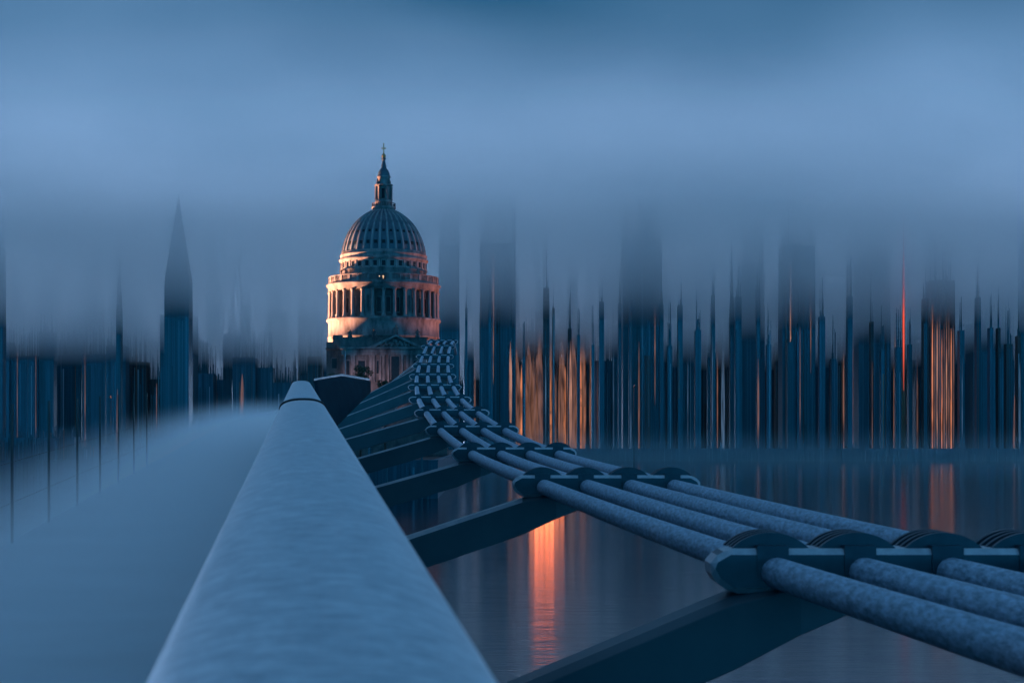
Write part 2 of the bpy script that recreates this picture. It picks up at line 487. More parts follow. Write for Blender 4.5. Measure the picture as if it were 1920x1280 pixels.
# thin mist lying along the far edge of the deck
def deck_mist():
    m = bpy.data.materials.new('deck mist')
    m.use_nodes = True
    t = m.node_tree
    t.nodes.remove(t.nodes['Principled BSDF'])
    v = N(t, 'ShaderNodeVolumePrincipled')
    v.inputs['Color'].default_value = (0.80, 0.95, 1.0, 1)
    v.inputs['Anisotropy'].default_value = 0.3
    tcn = N(t, 'ShaderNodeTexCoord'); sp_ = N(t, 'ShaderNodeSeparateXYZ')
    t.links.new(tcn.outputs['Object'], sp_.inputs[0])
    def mth(op, a, b, c=None):
        n = N(t, 'ShaderNodeMath', operation=op)
        for k, q in enumerate((a, b, c)):
            if q is None: continue
            if isinstance(q, (int, float)): n.inputs[k].default_value = q
            else: t.links.new(q, n.inputs[k])
        return n.outputs[0]
    def sm(src, lo, hi, a, b):
        n = N(t, 'ShaderNodeMapRange', interpolation_type='SMOOTHSTEP')
        for k, q in zip(('From Min', 'From Max', 'To Min', 'To Max'), (lo, hi, a, b)): n.inputs[k].default_value = q
        t.links.new(src, n.inputs['Value'])
        return n.outputs[0]
    X_, Y_, Z_ = sp_.outputs
    u = mth('MULTIPLY_ADD', Y_, 0.1325, mth('ADD', X_, 2.52))
    h = mth('SUBTRACT', Z_, mth('MULTIPLY_ADD', Y_, 0.041, -1.43))
    d = mth('MULTIPLY', sm(u, -1.5, 1.5, 0.0, 1.0), sm(h, -0.2, 0.85, 1.0, 0.0))
    d = mth('MULTIPLY', d, sm(Y_, 3.0, 8.0, 0.0, 1.0))
    d = mth('MULTIPLY', d, sm(Y_, 18.0, 60.0, 1.0, 0.12))
    t.links.new(mth('MULTIPLY', d, MIST), v.inputs['Density'])
    t.links.new(v.outputs['Volume'], t.nodes['Material Output'].inputs['Volume'])
    return m
MIST = 0.55
mb = MB()
yy = [3.2, 12, 24, 40, 62]
for y in yy:
    ed = 0.03 - 0.1325 * y - DW; zz = deck_z(y)
    mb.v += [(ed - 2.6, y, zz - .7), (ed + 2.36, y, zz - .7), (ed + 2.36, y, zz + 1.0), (ed - 2.6, y, zz + 1.0)]
for i in range(len(yy) - 1):
    for k in range(4):
        mb.face([4*i + 4 + k, 4*i + 4 + (k + 1) % 4, 4*i + (k + 1) % 4, 4*i + k])
mb.face([0, 1, 2, 3]); mb.face([4 * len(yy) - 1 - k for k in range(4)])
tag(mb.build('deck_mist', deck_mist()), kind='stuff')
# mesh balustrade of the far side of the deck: slim posts and wires
post0 = MB().box((-0.009, -0.012, 0), (0.009, 0.012, 1.2)).build('balustrade_post', M['dark'], bridge)
posts = [13.7 - 8 + 2.02 * i for i in range(11)]
for i, d in enumerate(posts):
    loc = (0.03 - 0.1325 * d - DW + 0.04, d, deck_z(d) - WATER_Z)
    if i == 0: post0.location = loc
    else: dup(post0, bridge, loc)
wr = MB()
for hgt in (0.35, 0.7):
    wr.tube([(0.03 - 0.1325 * d - DW + 0.04, d, deck_z(d) + hgt) for d in posts], 0.002, 6)
bpart(wr, 'balustrade_wires', M['dark'])
# mesh infill below the handrail, seen only from the side
inf = MB()
for d0, d1 in ((0.6, 4), (4, 8), (8, 12), (12, 17), (17, 22), (22, 26.5)):
    p0, p1 = rail_pt(d0), rail_pt(d1)
    inf.hexa([(p0.x - .02, d0, deck_z(d0)), (p0.x + .02, d0, deck_z(d0)), (p1.x + .02, d1 - .03, deck_z(d1)), (p1.x - .02, d1 - .03, deck_z(d1)),
              (p0.x - .02, d0, p0.z - .14), (p0.x + .02, d0, p0.z - .14), (p1.x + .02, d1 - .03, p1.z - .14), (p1.x - .02, d1 - .03, p1.z - .14)])
bpart(inf, 'balustrade_infill', M['panel'])
eb = MB().tube([(0.03 - 0.1325 * d + 0.12, d, deck_z(d) - 0.2) for d in (0.5, 5, 10, 20, 30, 45, 60)], 0.11, 16)
bpart(eb, 'edge_tube', M['arm'])

# cables, clamps and arms. n counts clamps from the camera, six metres apart
SP = 0.322
x1 = {-1: 2.55, 0: 1.72, 1: .96, 2: .228, 3: -.45, 4: -1.07, 5: -1.6, 6: -2.09, 7: -2.50, 8: -2.85, 9: -3.13, 10: -3.36, 11: -3.52, 12: -3.60}
zt = {-1: -.55, 0: -.45, 1: -.39, 2: -.24, 3: -.05, 4: .26, 5: .63, 6: 1.04, 7: 1.53, 8: 2.06, 9: 2.66, 10: 3.30, 11: 4.02, 12: 4.62}
def cat(tab, u):
    i = math.floor(u); f = u - i
    g = lambda k: tab[max(-1, min(12, k))]
    p0, p1, p2, p3 = g(i - 1), g(i), g(i + 1), g(i + 2)
    return 0.5 * ((2 * p1) + (p2 - p0) * f + (2 * p0 - 5 * p1 + 4 * p2 - p3) * f * f + (3 * p1 - p0 - 3 * p2 + p3) * f ** 3)
RC, DROP = 0.057, 0.086
CL = ['suspension cable nearest the handrail', 'second suspension cable from the handrail', 'third suspension cable from the handrail', 'outermost of the four suspension cables']
for k in range(4):
    us = [-0.9 + 0.1 * i for i in range(129)]
    pts = [(cat(x1, u) + k * SP, 6 * u, cat(zt, u) - DROP) for u in us]
    pts += [(x1[12] + k * SP + 0.02, 72.8, zt[12] - DROP - .05), (x1[12] + k * SP + .04, 74.2, zt[12] - .5)]
    c = bpart(MB().tube(pts, RC, 20), 'suspension_cable', M['cable'])
    c['label'] = CL[k]

def clamp_body():
    b = MB()
    L, Rr = -0.235, 3 * SP + 0.215
    z0, z1, y0, y1 = -0.165, 0.0, -0.11, 0.11
    front = [(L, -0.075), (L + 0.03, -0.125), (L + 0.085, z0), (Rr - 0.085, z0), (Rr - 0.03, -0.125), (Rr, -0.075), (Rr - 0.015, -0.035), (Rr - 0.075, z1), (L + 0.075, z1), (L + 0.015, -0.035)]
    b.prism([(x, y0, z) for x, z in front], (0, y1 - y0, 0))
    return b
def saddle_mb():
    b = MB()
    r = 0.205; rise = 0.058
    for j in range(4):
        y = -0.06 + j * 0.075
        half = math.acos((r - rise) / r)
        arc = [(-r * math.sin(half), -0.004)] + [(r * math.sin(-half + 2 * half * i / 14), r * math.cos(-half + 2 * half * i / 14) - (r - rise)) for i in range(15)] + [(r * math.sin(half), -0.004)]
        b.prism([(x, y, z) for x, z in reversed(arc)], (0, 0.03, 0))
    half = math.acos((r - rise) / r) * 0.93; rr = r - 0.012
    arc = [(rr * math.sin(-half + 2 * half * i / 12), rr * math.cos(-half + 2 * half * i / 12) - (r - rise)) for i in range(13)]
    b.prism([(x, -0.055, z) for x, z in reversed(arc)], (0, 0.27, 0))
    b.box((-0.058, -0.116, -0.10), (0.058, -0.03, 0.012))     # mouth of the clamp round the cable
    b.lathe([(RC + 0.004, 0), (RC + 0.02, 0)], 24)
    n = 26 * 0
    return b
clamp0 = None
ORD = ['', 'largest cable clamp, nearest the camera', 'second cable clamp counting from the camera', 'third cable clamp counting from the camera', 'fourth cable clamp counting from the camera', 'fifth cable clamp counting from the camera', 'sixth cable clamp counting from the camera', 'seventh cable clamp counting from the camera', 'eighth cable clamp counting from the camera', 'ninth cable clamp counting from the camera', 'tenth cable clamp, just below the topmost two', 'eleventh cable clamp, just below the topmost one', 'topmost small cable clamp beside the domed cathedral']
for n in range(1, 13):
    loc = (cat(x1, n), 6.0 * n, zt[n] - WATER_Z)
    if clamp0 is None:
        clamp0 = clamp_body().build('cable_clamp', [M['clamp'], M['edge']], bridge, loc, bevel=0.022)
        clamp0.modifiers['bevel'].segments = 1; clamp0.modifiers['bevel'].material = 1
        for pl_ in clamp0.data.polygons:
            if pl_.normal.z > 0.9: pl_.material_index = 1  # top face painted bright for light from overhead; the bevels are worn
        cl_ = clamp0
        s0 = saddle_mb().build('saddle', M['saddle'], clamp0)
        for k in range(1, 4):
            dup(s0, clamp0, (k * SP, 0, 0))
    else:
        cl_ = dup(clamp0, bridge, loc)
    cl_['label'] = ORD[n]

slope = {1: .42, 2: .33, 3: .28, 4: .285, 5: .28, 6: .33, 7: .38, 8: .44, 9: .52, 10: .62, 11: .75}
for n in range(1, 12):
    X, Y, Z, s = x1[n], 6.0 * n, zt[n] - 0.155, slope[n]
    if n > 9: continue
    ln = 1.9 + 0.16 * n
    lf, rt = -ln, 0.47
    b = MB()
    # aerofoil-like box: tall at the deck end, tapering under the clamp, its top flange tilted towards the camera
    secs = [(lf, .30), (-0.15, .27), (0.10, .20), (rt, .05)]
    ring = []
    for (xx, hh) in secs:
        zz = Z + s * (xx + 0.1) if xx < 0 else Z + s * 0.1 - 0.02 * xx
        yf = -0.13 if xx < 0.3 else -0.05
        ring.append([(X + xx, Y + yf, zz - hh), (X + xx, Y + yf, zz - 0.028), (X + xx, Y + yf + 0.05, zz), (X + xx, Y - yf, zz), (X + xx, Y - yf, zz - hh)])
    o_ = 0
    for rg in ring: b.v += rg
    for i in range(len(ring) - 1):
        for k in range(5):
            k2 = (k + 1) % 5
            b.face([5 * i + k, 5 * i + k2, 5 * i + 5 + k2, 5 * i + 5 + k], 1 if (k in (1, 2) and i == 0 and n > 1) else 0)  # nearest arm's top stays dark, painting in shade under the clamp
    b.face([4, 3, 2, 1, 0]); m_ = 5 * (len(ring) - 1); b.face([m_ + k for k in range(5)])
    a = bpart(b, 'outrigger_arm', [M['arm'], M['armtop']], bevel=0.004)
# the pier's raking arm that carries the cable saddle
p0, p1 = P(700, 752, 65), P(800, 662, 67.5)
b = MB()
def quad(p, h, w):
    return [p + Vector((0, -w, -h)), p + Vector((0, w, -h)), p + Vector((0, w, 0)), p + Vector((0, -w, 0))]
q0, q1 = quad(p0, 1.6, .45), quad(p1, .55, .35)
b.v += [tuple(v) for v in q0 + q1]
for k in range(4):
    k2 = (k + 1) % 4
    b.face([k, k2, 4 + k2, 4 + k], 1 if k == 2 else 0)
b.face([3, 2, 1, 0]); b.face([4, 5, 6, 7])
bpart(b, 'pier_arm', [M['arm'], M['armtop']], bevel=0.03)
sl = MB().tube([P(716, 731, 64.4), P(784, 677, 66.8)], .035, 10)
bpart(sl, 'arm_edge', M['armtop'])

# ------------------------------------------------------------------ the domed cathedral
KX, KD = 719.5, 610.0
ORG = Vector(((KX - CX) / F * KD, KD, GROUND_Z))
K = KD / F                                     # metres per photo pixel at the dome's axis
cath = tag(empty('cathedral', ORG), 'stone cathedral with ribbed lead dome, ring of columns and lantern, warmly floodlit', 'cathedral')
def zc(py, D=KD): return (HY - py) / F * D - GROUND_Z
def prof(pp): return [(r * K, zc(y)) for r, y in pp]
def cpart(mb, name, m, parent=None, bevel=0): return mb.build(name, m, parent or cath, bevel=bevel)
# base drum and inner drum
drum = cpart(MB().lathe(prof([(104, 660), (104, 636), (104.6, 636), (104.6, 633), (103.5, 633), (103.5, 606), (107, 604), (107, 600.5), (104, 600), (86.5, 600)]), 128), 'drum', M['stone'])
cpart(MB().lathe(prof([(86.5, 600), (86.5, 598.5), (86, 598.5), (86, 549.6)]), 128), 'inner_drum', M['stone_dark'], drum)  # darker stone paints in the shade behind the columns
# entablature, cornice
cpart(MB().lathe(prof([(86, 549.5), (103, 549.5), (103, 546), (103.6, 546), (103.6, 541.5), (105, 540.5), (107, 538.5), (107.3, 536.6), (105.5, 535.6), (104, 535), (98, 534.5), (80, 534.3)]), 128), 'entablature', M['stone'], drum)
# colonnade
rc = 100.5 * K
cb = MB()
cz0, cz1 = zc(600), zc(549.4)
cb.lathe([(0.92, cz0), (0.92, cz0 + 0.5), (0.74, cz0 + 0.6), (0.74, cz0 + .9), (0.66, cz0 + 1.1), (0.66, (cz0 + cz1) / 2), (0.57, cz1 - 1.1), (0.6, cz1 - 1.0), (0.85, cz1 - .3), (0.9, cz1 - .3), (0.9, cz1)], 16, cx=rc)
col0 = cpart(cb, 'column', M['stone'], cath)
A0 = -math.pi / 2 - 0.02
for k in range(32):
    a = A0 + math.tau * (k + .5) / 32
    if k == 0: col0.rotation_euler = (0, 0, a)
    else: dup(col0, cath, rotz=a)
# niche walls filling every fourth bay, windows in the others
nb = MB()
def ringwall(b, r0, r1, z0, z1, ah, seg=4):
    prof_ = [(r0, z0), (r1, z0), (r1, z1), (r0, z1), (r0, z0)]
    b.lathe(prof_, seg, -ah, ah, smooth=False)
    for a in (-ah, ah):
        o = len(b.v)
        b.v += [(r * math.cos(a), r * math.sin(a), z) for r, z in prof_[:4]]
        b.face([o, o+1, o+2, o+3] if a < 0 else [o+3, o+2, o+1, o])
ringwall(nb, 87 * K, 97.5 * K, cz0 + .02, cz1 - .02, 0.07)
ringwall(nb, 97 * K, 99.5 * K, cz0 + .05, cz0 + 1.3, 0.07)
niche0 = cpart(nb, 'niche_wall', M['stone'])
ng = MB(); ringwall(ng, 97.4 * K, 97.8 * K, cz0 + 2.0, cz1 - 2.4, 0.026)
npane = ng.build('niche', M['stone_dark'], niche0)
ng = MB(); ringwall(ng, 97.4 * K, 98.6 * K, cz1 - 2.3, cz1 - 1.9, 0.036)
ng.build('niche_hood', M['stone'], niche0)
wb = MB(); ringwall(wb, 85 * K, 86.5 * K, cz0 + 1.9, cz1 - 3.0, 0.042)
win0 = cpart(wb, 'drum_window', M['glass'])
fb = MB()
ringwall(fb, 85.4 * K, 86.36 * K, cz0 + 1.5, cz1 - 2.6, 0.055)
fb.build('frame', M['stone'], win0)
nf = wf = True
for k in range(32):
    a = A0 + math.tau * k / 32
    if k % 4 == 3:
        if nf: niche0.rotation_euler = (0, 0, a); nf = False
        else: dup(niche0, cath, rotz=a)
    else:
        if wf: win0.rotation_euler = (0, 0, a); wf = False
        else: dup(win0, cath, rotz=a)
# stone gallery balustrade
gb = MB()
g0, g1 = zc(535.2), zc(521.5)
gb.lathe([(100.3*K, g0), (102.6*K, g0), (102.6*K, g0 + .45), (100.3*K, g0 + .45), (100.3*K, g0)], 96)
gb.lathe([(100.3*K, g1 - .35), (102.8*K, g1 - .35), (102.8*K, g1), (100.3*K, g1), (100.3*K, g1 - .35)], 96)
for k in range(32):
    a = math.tau * k / 32
    t = Vector((-math.sin(a), math.cos(a), 0)); r_ = Vector((math.cos(a), math.sin(a), 0))
    c0 = r_ * (101.5 * K)
    hx, hy = 0.55, 0.28
    pts = [c0 - t*hx - r_*hy, c0 + t*hx - r_*hy, c0 + t*hx + r_*hy, c0 - t*hx + r_*hy]
    gb.prism([p + Vector((0, 0, g0 + .46)) for p in reversed(pts)], (0, 0, g1 - g0 - .36 - .46))
    for j in range(1, 7):
        aa = a + math.tau / 32 * (0.1 + j * 0.8 / 6.9)
        gb.lathe([(0.10, g0 + .46), (0.17, g0 + .8), (0.09, g1 - .36)], 6, cx=101.5*K*math.cos(aa), cy=101.5*K*math.sin(aa))
cpart(gb, 'gallery_balustrade', M['stone'])
gl = MB()
for px_ in (711.5, 718.5):
    q_ = P(px_, 520, KD - 100.3 * K - .3) - ORG
    gl = MB().ball((0, 0, .45), .32, 10, 8).tube([(0, 0, -.35), (0, 0, .1)], .16, 8)
    gl.build('gallery_lamp', M['lit_lamp'], cath, q_)
# attic
attic = cpart(MB().lathe(prof([(80.5, 534.4), (80.5, 511), (82, 510.5), (82, 508.5), (79.6, 508), (79.6, 494.5), (81, 494), (83.2, 491.5), (83.6, 489), (81.5, 488), (80.5, 487.5), (80.5, 482.5), (81.5, 482), (81.5, 480), (79.2, 479.5), (79.2, 475.5), (77.5, 475)]), 128), 'attic', M['stone'])
wz0, wz1 = zc(506), zc(496.2)
for k in range(32):
    a = A0 + math.tau * (k + .5) / 32
    if k == 0:
        wb = MB(); ringwall(wb, 78.9*K, 80.0*K, wz0, wz1, 0.044)
        aw0 = cpart(wb, 'attic_window', M['glass'], cath); aw0.rotation_euler = (0, 0, a)
        fb = MB()
        ringwall(fb, 79.0*K, 79.9*K, wz0 - .3, wz1 + .3, 0.06)
        fb.build('frame', M['stone'], aw0)
    else: dup(aw0, cath, rotz=a)
pb = MB()
ringwall(pb, 79.3*K, 80.9*K, zc(507.9), zc(494.6), 0.016)
pil0 = cpart(pb, 'attic_pilaster', M['stone'])
for k in range(32):
    a = A0 + math.tau * k / 32
    if k == 0: pil0.rotation_euler = (0, 0, a)
    else: dup(pil0, cath, rotz=a)
# dome
dp = [(77, 475.5), (76.2, 470), (74.6, 463), (72.6, 456), (69.8, 448), (66, 439.5), (61, 430.5), (55, 422), (48, 414), (40, 407), (32, 401.5), (25, 397.5), (20, 395)]
dome = cpart(MB().lathe(prof(dp), 128), 'dome', M['lead'])
def rib_mb(wid, up):
    b = MB(); pr = prof(dp); n = len(pr)
    for i, (r, z) in enumerate(pr):
        w_ = wid * (0.45 + 0.55 * r / pr[0][0])
        b.v += [(r - .05, -w_, z), (r + up, -w_ * .6, z + up * .3), (r + up, w_ * .6, z + up * .3), (r - .05, w_, z)]
    for i in range(n - 1):
        for k in range(3):
            b.face([4*i + k, 4*i + k + 1, 4*i + k + 5, 4*i + k + 4])
    b.face([0, 1, 2, 3][::-1]); b.face([4*(n-1) + k for k in range(4)])
    return b
rib0 = rib_mb(0.52, 0.42).build('rib', M['lead_rib'], dome)
for k in range(32):
    a = A0 + math.tau * k / 32
    if k == 0: rib0.rotation_euler = (0, 0, a)
    else: dup(rib0, dome, rotz=a)
# two rings of small dormer openings between the ribs
def dorm(r, y0, y1, hw_, dep):
    b = MB()
    b.box((r*K - dep, -hw_, zc(y1)), (r*K + .12, hw_, zc(y0)))
    return b
d0 = dorm(74.4, 458.5, 467, 0.62, 1.2).build('dome_opening', M['glass'], dome)
for k in range(32):
    a = A0 + math.tau * (k + .5) / 32
    if k == 0: d0.rotation_euler = (0, 0, a)
    else: dup(d0, dome, rotz=a)
d1 = dorm(66.6, 438, 443, 0.45, 1.2).build('dome_opening', M['glass'], dome)
for k in range(32):
    a = A0 + math.tau * (k + .5) / 32
    if k == 0: d1.rotation_euler = (0, 0, a)
    else: dup(d1, dome, rotz=a)
# golden gallery and lantern
gg = MB().lathe(prof([(19, 397), (20, 394), (22.6, 391.5), (22.8, 388.6), (21.6, 388.4), (21.6, 388)]) + [(12 * K, zc(388))], 48)
cpart(gg, 'lantern_base', M['stone'])
gr_ = MB().lathe(prof([(21.2, 382.4), (22, 382.4), (22, 381.6), (21.2, 381.6), (21.2, 382.4)]), 48)
for k in range(28):
    a = math.tau * k / 28
    gr_.lathe([(0.13, zc(388.3)), (0.13, zc(382))], 6, cx=21.6*K*math.cos(a), cy=21.6*K*math.sin(a))
cpart(gr_, 'gallery_railing', M['dark'])
lt = cpart(MB().lathe(prof([(16.5, 388), (16.5, 378), (15.5, 377), (15.5, 375.5), (11.2, 375), (11.2, 351), (15, 350.5), (17, 348.5), (17.2, 346.5), (15.5, 346), (12.5, 345.5), (11.5, 345), (11.5, 334), (13, 333), (13, 331), (11.4, 330.5)]), 32), 'lantern', M['stone'])
for k in range(4):
    a = A0 + math.pi / 4 + k * math.pi / 2
    if k == 0:
        b = MB()
        for t_ in (-1.05, 1.05):
            b.lathe([(.42, zc(375.3)), (.42, zc(374.4)), (.33, zc(374)), (.29, zc(352.5)), (.42, zc(351.5)), (.42, zc(350.6))], 10, cx=15 * K, cy=t_)
        b.box((11 * K, -1.3, zc(375.4)), (13.6 * K, 1.3, zc(350.6)))
        lc0 = b.build('lantern_columns', M['stone'], lt); lc0.rotation_euler = (0, 0, a)
        b = MB().lathe([(.5, zc(346)), (.5, zc(343.5)), (.25, zc(343)), (.42, zc(341)), (.3, zc(339)), (.02, zc(336))], 8, cx=15 * K)
        ln0 = b.build('urn', M['stone_dark'], lt); ln0.rotation_euler = (0, 0, a)
        ow = MB().box((11 * K, -.55, zc(373)), (11.45 * K, .55, zc(355)))
        ow0 = ow.build('lantern_window', M['glass'], lt); ow0.rotation_euler = (0, 0, a + math.pi / 4)
    else:
        dup(lc0, lt, rotz=a); dup(ln0, lt, rotz=a); dup(ow0, lt, rotz=a + math.pi / 4)
cpart(MB().lathe(prof([(11.6, 330.6), (11.2, 327), (10, 323), (8, 319), (5.5, 316), (4.6, 314.5), (4.9, 311), (4.2, 309), (3.0, 304), (2.7, 300), (4.6, 299), (4.8, 297.5), (3.2, 296.5), (2.2, 296)]), 24), 'lantern_cap', M['lead'])
bb = MB().ball((0, 0, zc(292.6)), 4.2 * K, 16, 10)
ball_ = cpart(bb, 'gilded_ball', M['gilt'])
cr_ = MB().lathe(prof([(1.6, 289), (1.0, 286.5), (.8, 282)]), 8)
cr_.box((-.17, -.17, zc(284)), (.17, .17, zc(270))).box((-3.2 * K, -.16, zc(279.2)), (3.2 * K, .16, zc(277.2)))
cr_.ball((0, 0, zc(270)), .28, 8, 6).ball((-3.2 * K, 0, zc(278.2)), .28, 8, 6).ball((3.2 * K, 0, zc(278.2)), .28, 8, 6)
cpart(cr_, 'cross', M['gilt'], ball_)

# transept front below the drum
TD = 580.0
def L(px, py, D=TD):
    return P(px, py, D) - ORG
def fbox(b, px0, py0, px1, py1, D0, D1, m=0):
    a_, c_ = L(px0, py1, D0), L(px1, py0, D0)
    b.box((a_.x, D0 - KD, a_.z), (c_.x, D1 - KD, c_.z), m)
body = MB()
fbox(body, 641, 665, 838, 858, TD, TD + 12)
tr = cpart(body, 'transept', M['stone_dark'])
b = MB()
fbox(b, 624, 633.5, 800, 652, TD + 4, TD + 9); fbox(b, 622, 632, 802, 633.4, TD + 3.7, TD + 9.3)
fbox(b, 612, 641, 641.5, 858, TD + 5, TD + 16); fbox(b, 610.5, 652, 641, 655, TD + 4.2, TD + 17)
fbox(b, 790, 655, 838, 858, TD + 5, TD + 16)
fbox(b, 624, 628, 641, 633.4, TD + 4.1, TD + 8)
cpart(b, 'roof_parapet', M['stone_dark'])
b = MB()
fbox(b, 640, 653.5, 800, 665, TD - .5, TD + 4.2)
fbox(b, 637.5, 650.2, 803, 653.5, TD - 1.4, TD + 4.0)
for i in range(52):
    fbox(b, 641 + 3.05 * i, 654.2, 642.6 + 3.05 * i, 656, TD - .9, TD - .45)
fbox(b, 640, 660.2, 800, 661, TD - .7, TD - .45)
cpart(b, 'transept_cornice', M['stone'])
# pediment
b = MB()
y_ = TD - KD
b.prism([L(695, 650.2, TD) * 1, L(790, 650.2, TD) * 1, L(742.5, 629.5, TD) * 1], (0, 4, 0), 0)
ped = cpart(b, 'pediment', M['stone_dark'])
b = MB()
for s_ in (-1, 1):
    e0, e1 = L(742.5 + s_ * 52, 650.3, TD - 1.5), L(742.5, 626.5, TD - 1.5)
    th = Vector((0, 0, .75))
    poly = [e0, e1, e1 - th, e0 - th * .2 + Vector((-s_ * 2.2, 0, 0))]
    b.prism(poly if s_ > 0 else poly[::-1], (0, 2.0, 0))
b.build('raking_cornice', M['stone'], ped)
b = MB()
for i in range(26):
    u = rnd.uniform(-1, 1); h = (1 - abs(u)) 
    q = L(742.5 + u * 30, 648 - rnd.random() * 12 * h, TD)
    b.ball((q.x, y_ - .1, q.z), rnd.uniform(.25, .6), 8, 6, sq=rnd.uniform(1, 1.6))
b.build('relief', M['stone'], ped)
# pilasters, windows, porch door
for i, (px, w_) in enumerate(((646, 4), (661.5, 7.5), (694.5, 5), (700.5, 4.5), (713, 4), (719, 4.5), (728, 3), (754, 3.6), (764, 5), (771, 5), (786, 6))):
    b = MB()
    fbox(b, px - w_ / 2, 668.5, px + w_ / 2, 712, TD - .45, TD - .01)
    fbox(b, px - w_ / 2 - .6, 665.2, px + w_ / 2 + .6, 668.5, TD - .65, TD - .01)
    fbox(b, px - w_ / 2 - .6, 712, px + w_ / 2 + .6, 716, TD - .65, TD - .01)
    cpart(b, 'pilaster', M['stone'])
for (px, w_, y0, y1) in ((678, 13, 676, 706), (741, 15, 668, 718), (708, 4, 676, 700), (652.5, 6, 676, 706), (779, 7, 676, 706), (627, 9, 672, 690)):
    b = MB()
    D = TD + (5 if px < 641 else 0)
    fbox(b, px - w_ / 2, y0, px + w_ / 2, y1, D - .12, D - .004)
    wn = cpart(b, 'window', M['glass'])
    f = MB()
    fbox(f, px - w_ / 2 - 1, y0 - 1.2, px + w_ / 2 + 1, y1 + .6, D - .08, D - .003)
    f.build('frame', M['stone'], wn)
# roof statues
def statue(px, base, top, D, wide):
    b = MB()
    q = L(px, base, D); h = (base - top) / F * D; w_ = wide / F * D
    b.lathe([(w_ * .5, q.z), (w_ * .5, q.z + h * .22), (w_ * .34, q.z + h * .25), (w_ * .42, q.z + h * .42), (w_ * .30, q.z + h * .62), (w_ * .36, q.z + h * .74), (w_ * .12, q.z + h * .82), (w_ * .17, q.z + h * .9), (w_ * .12, q.z + h * .97), (.01, q.z + h)], 10, cx=q.x, cy=q.y)
    b.tube([(q.x - w_ * .3, q.y, q.z + h * .7), (q.x - w_ * .55, q.y - .2, q.z + h * .52)], w_ * .09, 6)
    b.tube([(q.x + w_ * .3, q.y, q.z + h * .7), (q.x + w_ * .5, q.y - .3, q.z + h * .6)], w_ * .09, 6)
    cpart(b, 'statue', M['stone_dark'])
statue(656, 632, 617.5, TD + 5, 9); statue(701, 632, 616.5, TD + 5, 8); statue(742.5, 627, 609, TD, 9); statue(783, 632, 616.5, TD + 5, 9)

# floodlights of the cathedral: housings with a lit lens on roofs beside it
def floodlight(loc, aim, power, col, size, blend, label, rad=1.5):
    t = tag(empty('floodlight', loc), label, 'floodlight', 'floodlights of the cathedral')
    d = (Vector(aim) - Vector(loc)).normalized()
    q = d.to_track_quat('-Z', 'Y').to_euler()
    h = MB().lathe([(.01, .75), (.35, .75), (.6, .1), (.62, 0), (.55, 0), (.52, .08), (.01, .08)], 20).build('housing', M['dark'], t)
    h.rotation_euler = q
    ln = MB().lathe([(.01, .05), (.5, .05)], 20).build('lens', M['lit_orange'], h)
    g_ = Vector((0, 0, -(loc[2] - (GROUND_Z if loc[0] < -22 else WATER_Z - 2))))
    MB().tube([(0, 0.2, 0.2), (0, 0.2, g_.z)], .12, 8).build('pole', M['dark'], t)
    l = bpy.data.lights.new('floodlight_lamp', 'SPOT')
    l.energy = power; l.color = col; l.spot_size = R(size); l.spot_blend = blend; l.shadow_soft_size = rad
    lo_ = bpy.data.objects.new('floodlight_lamp', l); S.collection.objects.link(lo_)
    lo_.parent = t; lo_.rotation_euler = q; lo_.location = d * 0.9
    return t
AX = Vector((ORG.x, ORG.y, 0))
floodlight(AX + Vector((-108, 16, 18)), AX + Vector((-12, 0, 52)), 5.2e6, (1.0, 0.38, 0.20), 48, 0.6, 'floodlight on a mast lighting the sunward flank of the dome')
floodlight(AX + Vector((96, 8, 22)), AX + Vector((12, 0, 50)), 2.6e5, (1.0, 0.26, 0.15), 42, 0.6, 'weaker red floodlight on a mast beyond the cables')
floodlight(AX + Vector((-34, -96, 4)), AX + Vector((-2, -30, 19)), 1.3e5, (1.0, 0.50, 0.50), 25, 0.8, 'dim floodlight before the transept front')

# ------------------------------------------------------------------ trees and a pole before the cathedral
def tree(px, py_top, py_base, D, wpx, label):
    base = P(px, py_base, D); h = (py_base - py_top) / F * D; w_ = wpx / F * D / 2
    base.z = GROUND_Z; h = P(px, py_top, D).z - GROUND_Z
    t = tag(empty('tree', base), label, 'tree', 'trees before the cathedral')
    b = MB().tube([(0, 0, 0), (.1, 0, h * .35), (.0, .1, h * .62)], lambda i: (.38, .28, .14)[i], 8)
    for k in range(6):
        a = k * 1.05
        b.tube([(.05, 0, h * (.32 + .03 * k)), (w_ * .6 * math.cos(a), w_ * .6 * math.sin(a), h * (.6 + .03 * k))], lambda i: (.14, .05)[i], 6)
    b.build('trunk', M['bark'], t)
    c = MB()
    cl_ = []
    for k in range(16):
        a = rnd.uniform(0, 6.28); rr = rnd.uniform(.2, .95) * w_
        cl_.append((rr * math.cos(a), rr * math.sin(a), h - w_ * (.35 + rnd.random() * 1.7), rnd.uniform(.26, .46) * w_))
    for (x, y, z, r) in cl_:
        for _ in range(110):
            v = Vector((rnd.gauss(0, 1), rnd.gauss(0, 1), rnd.gauss(0, 1))).normalized() * r * rnd.uniform(.5, 1.05)
            p = Vector((x, y, z)) + v
            u = Vector((rnd.gauss(0, 1), rnd.gauss(0, 1), rnd.gauss(0, .6))).normalized() * .24
            w2 = u.orthogonal().normalized() * .2
            o = len(c.v)
            c.v += [tuple(p - u), tuple(p + w2), tuple(p + u), tuple(p - w2)]
            c.face([o, o + 1, o + 2, o + 3])
    c.build('crown', M['leaf'], t)
tree(676, 684, 840, 548, 38, 'dark leafy tree before the pale transept wall')
tree(633, 697, 840, 545, 44, 'dark tree at the foot of the cathedral behind the handrail end')
tree(722, 708, 840, 540, 34, 'low dark tree under the transept door')
fp = P(647.5, 657, 535)
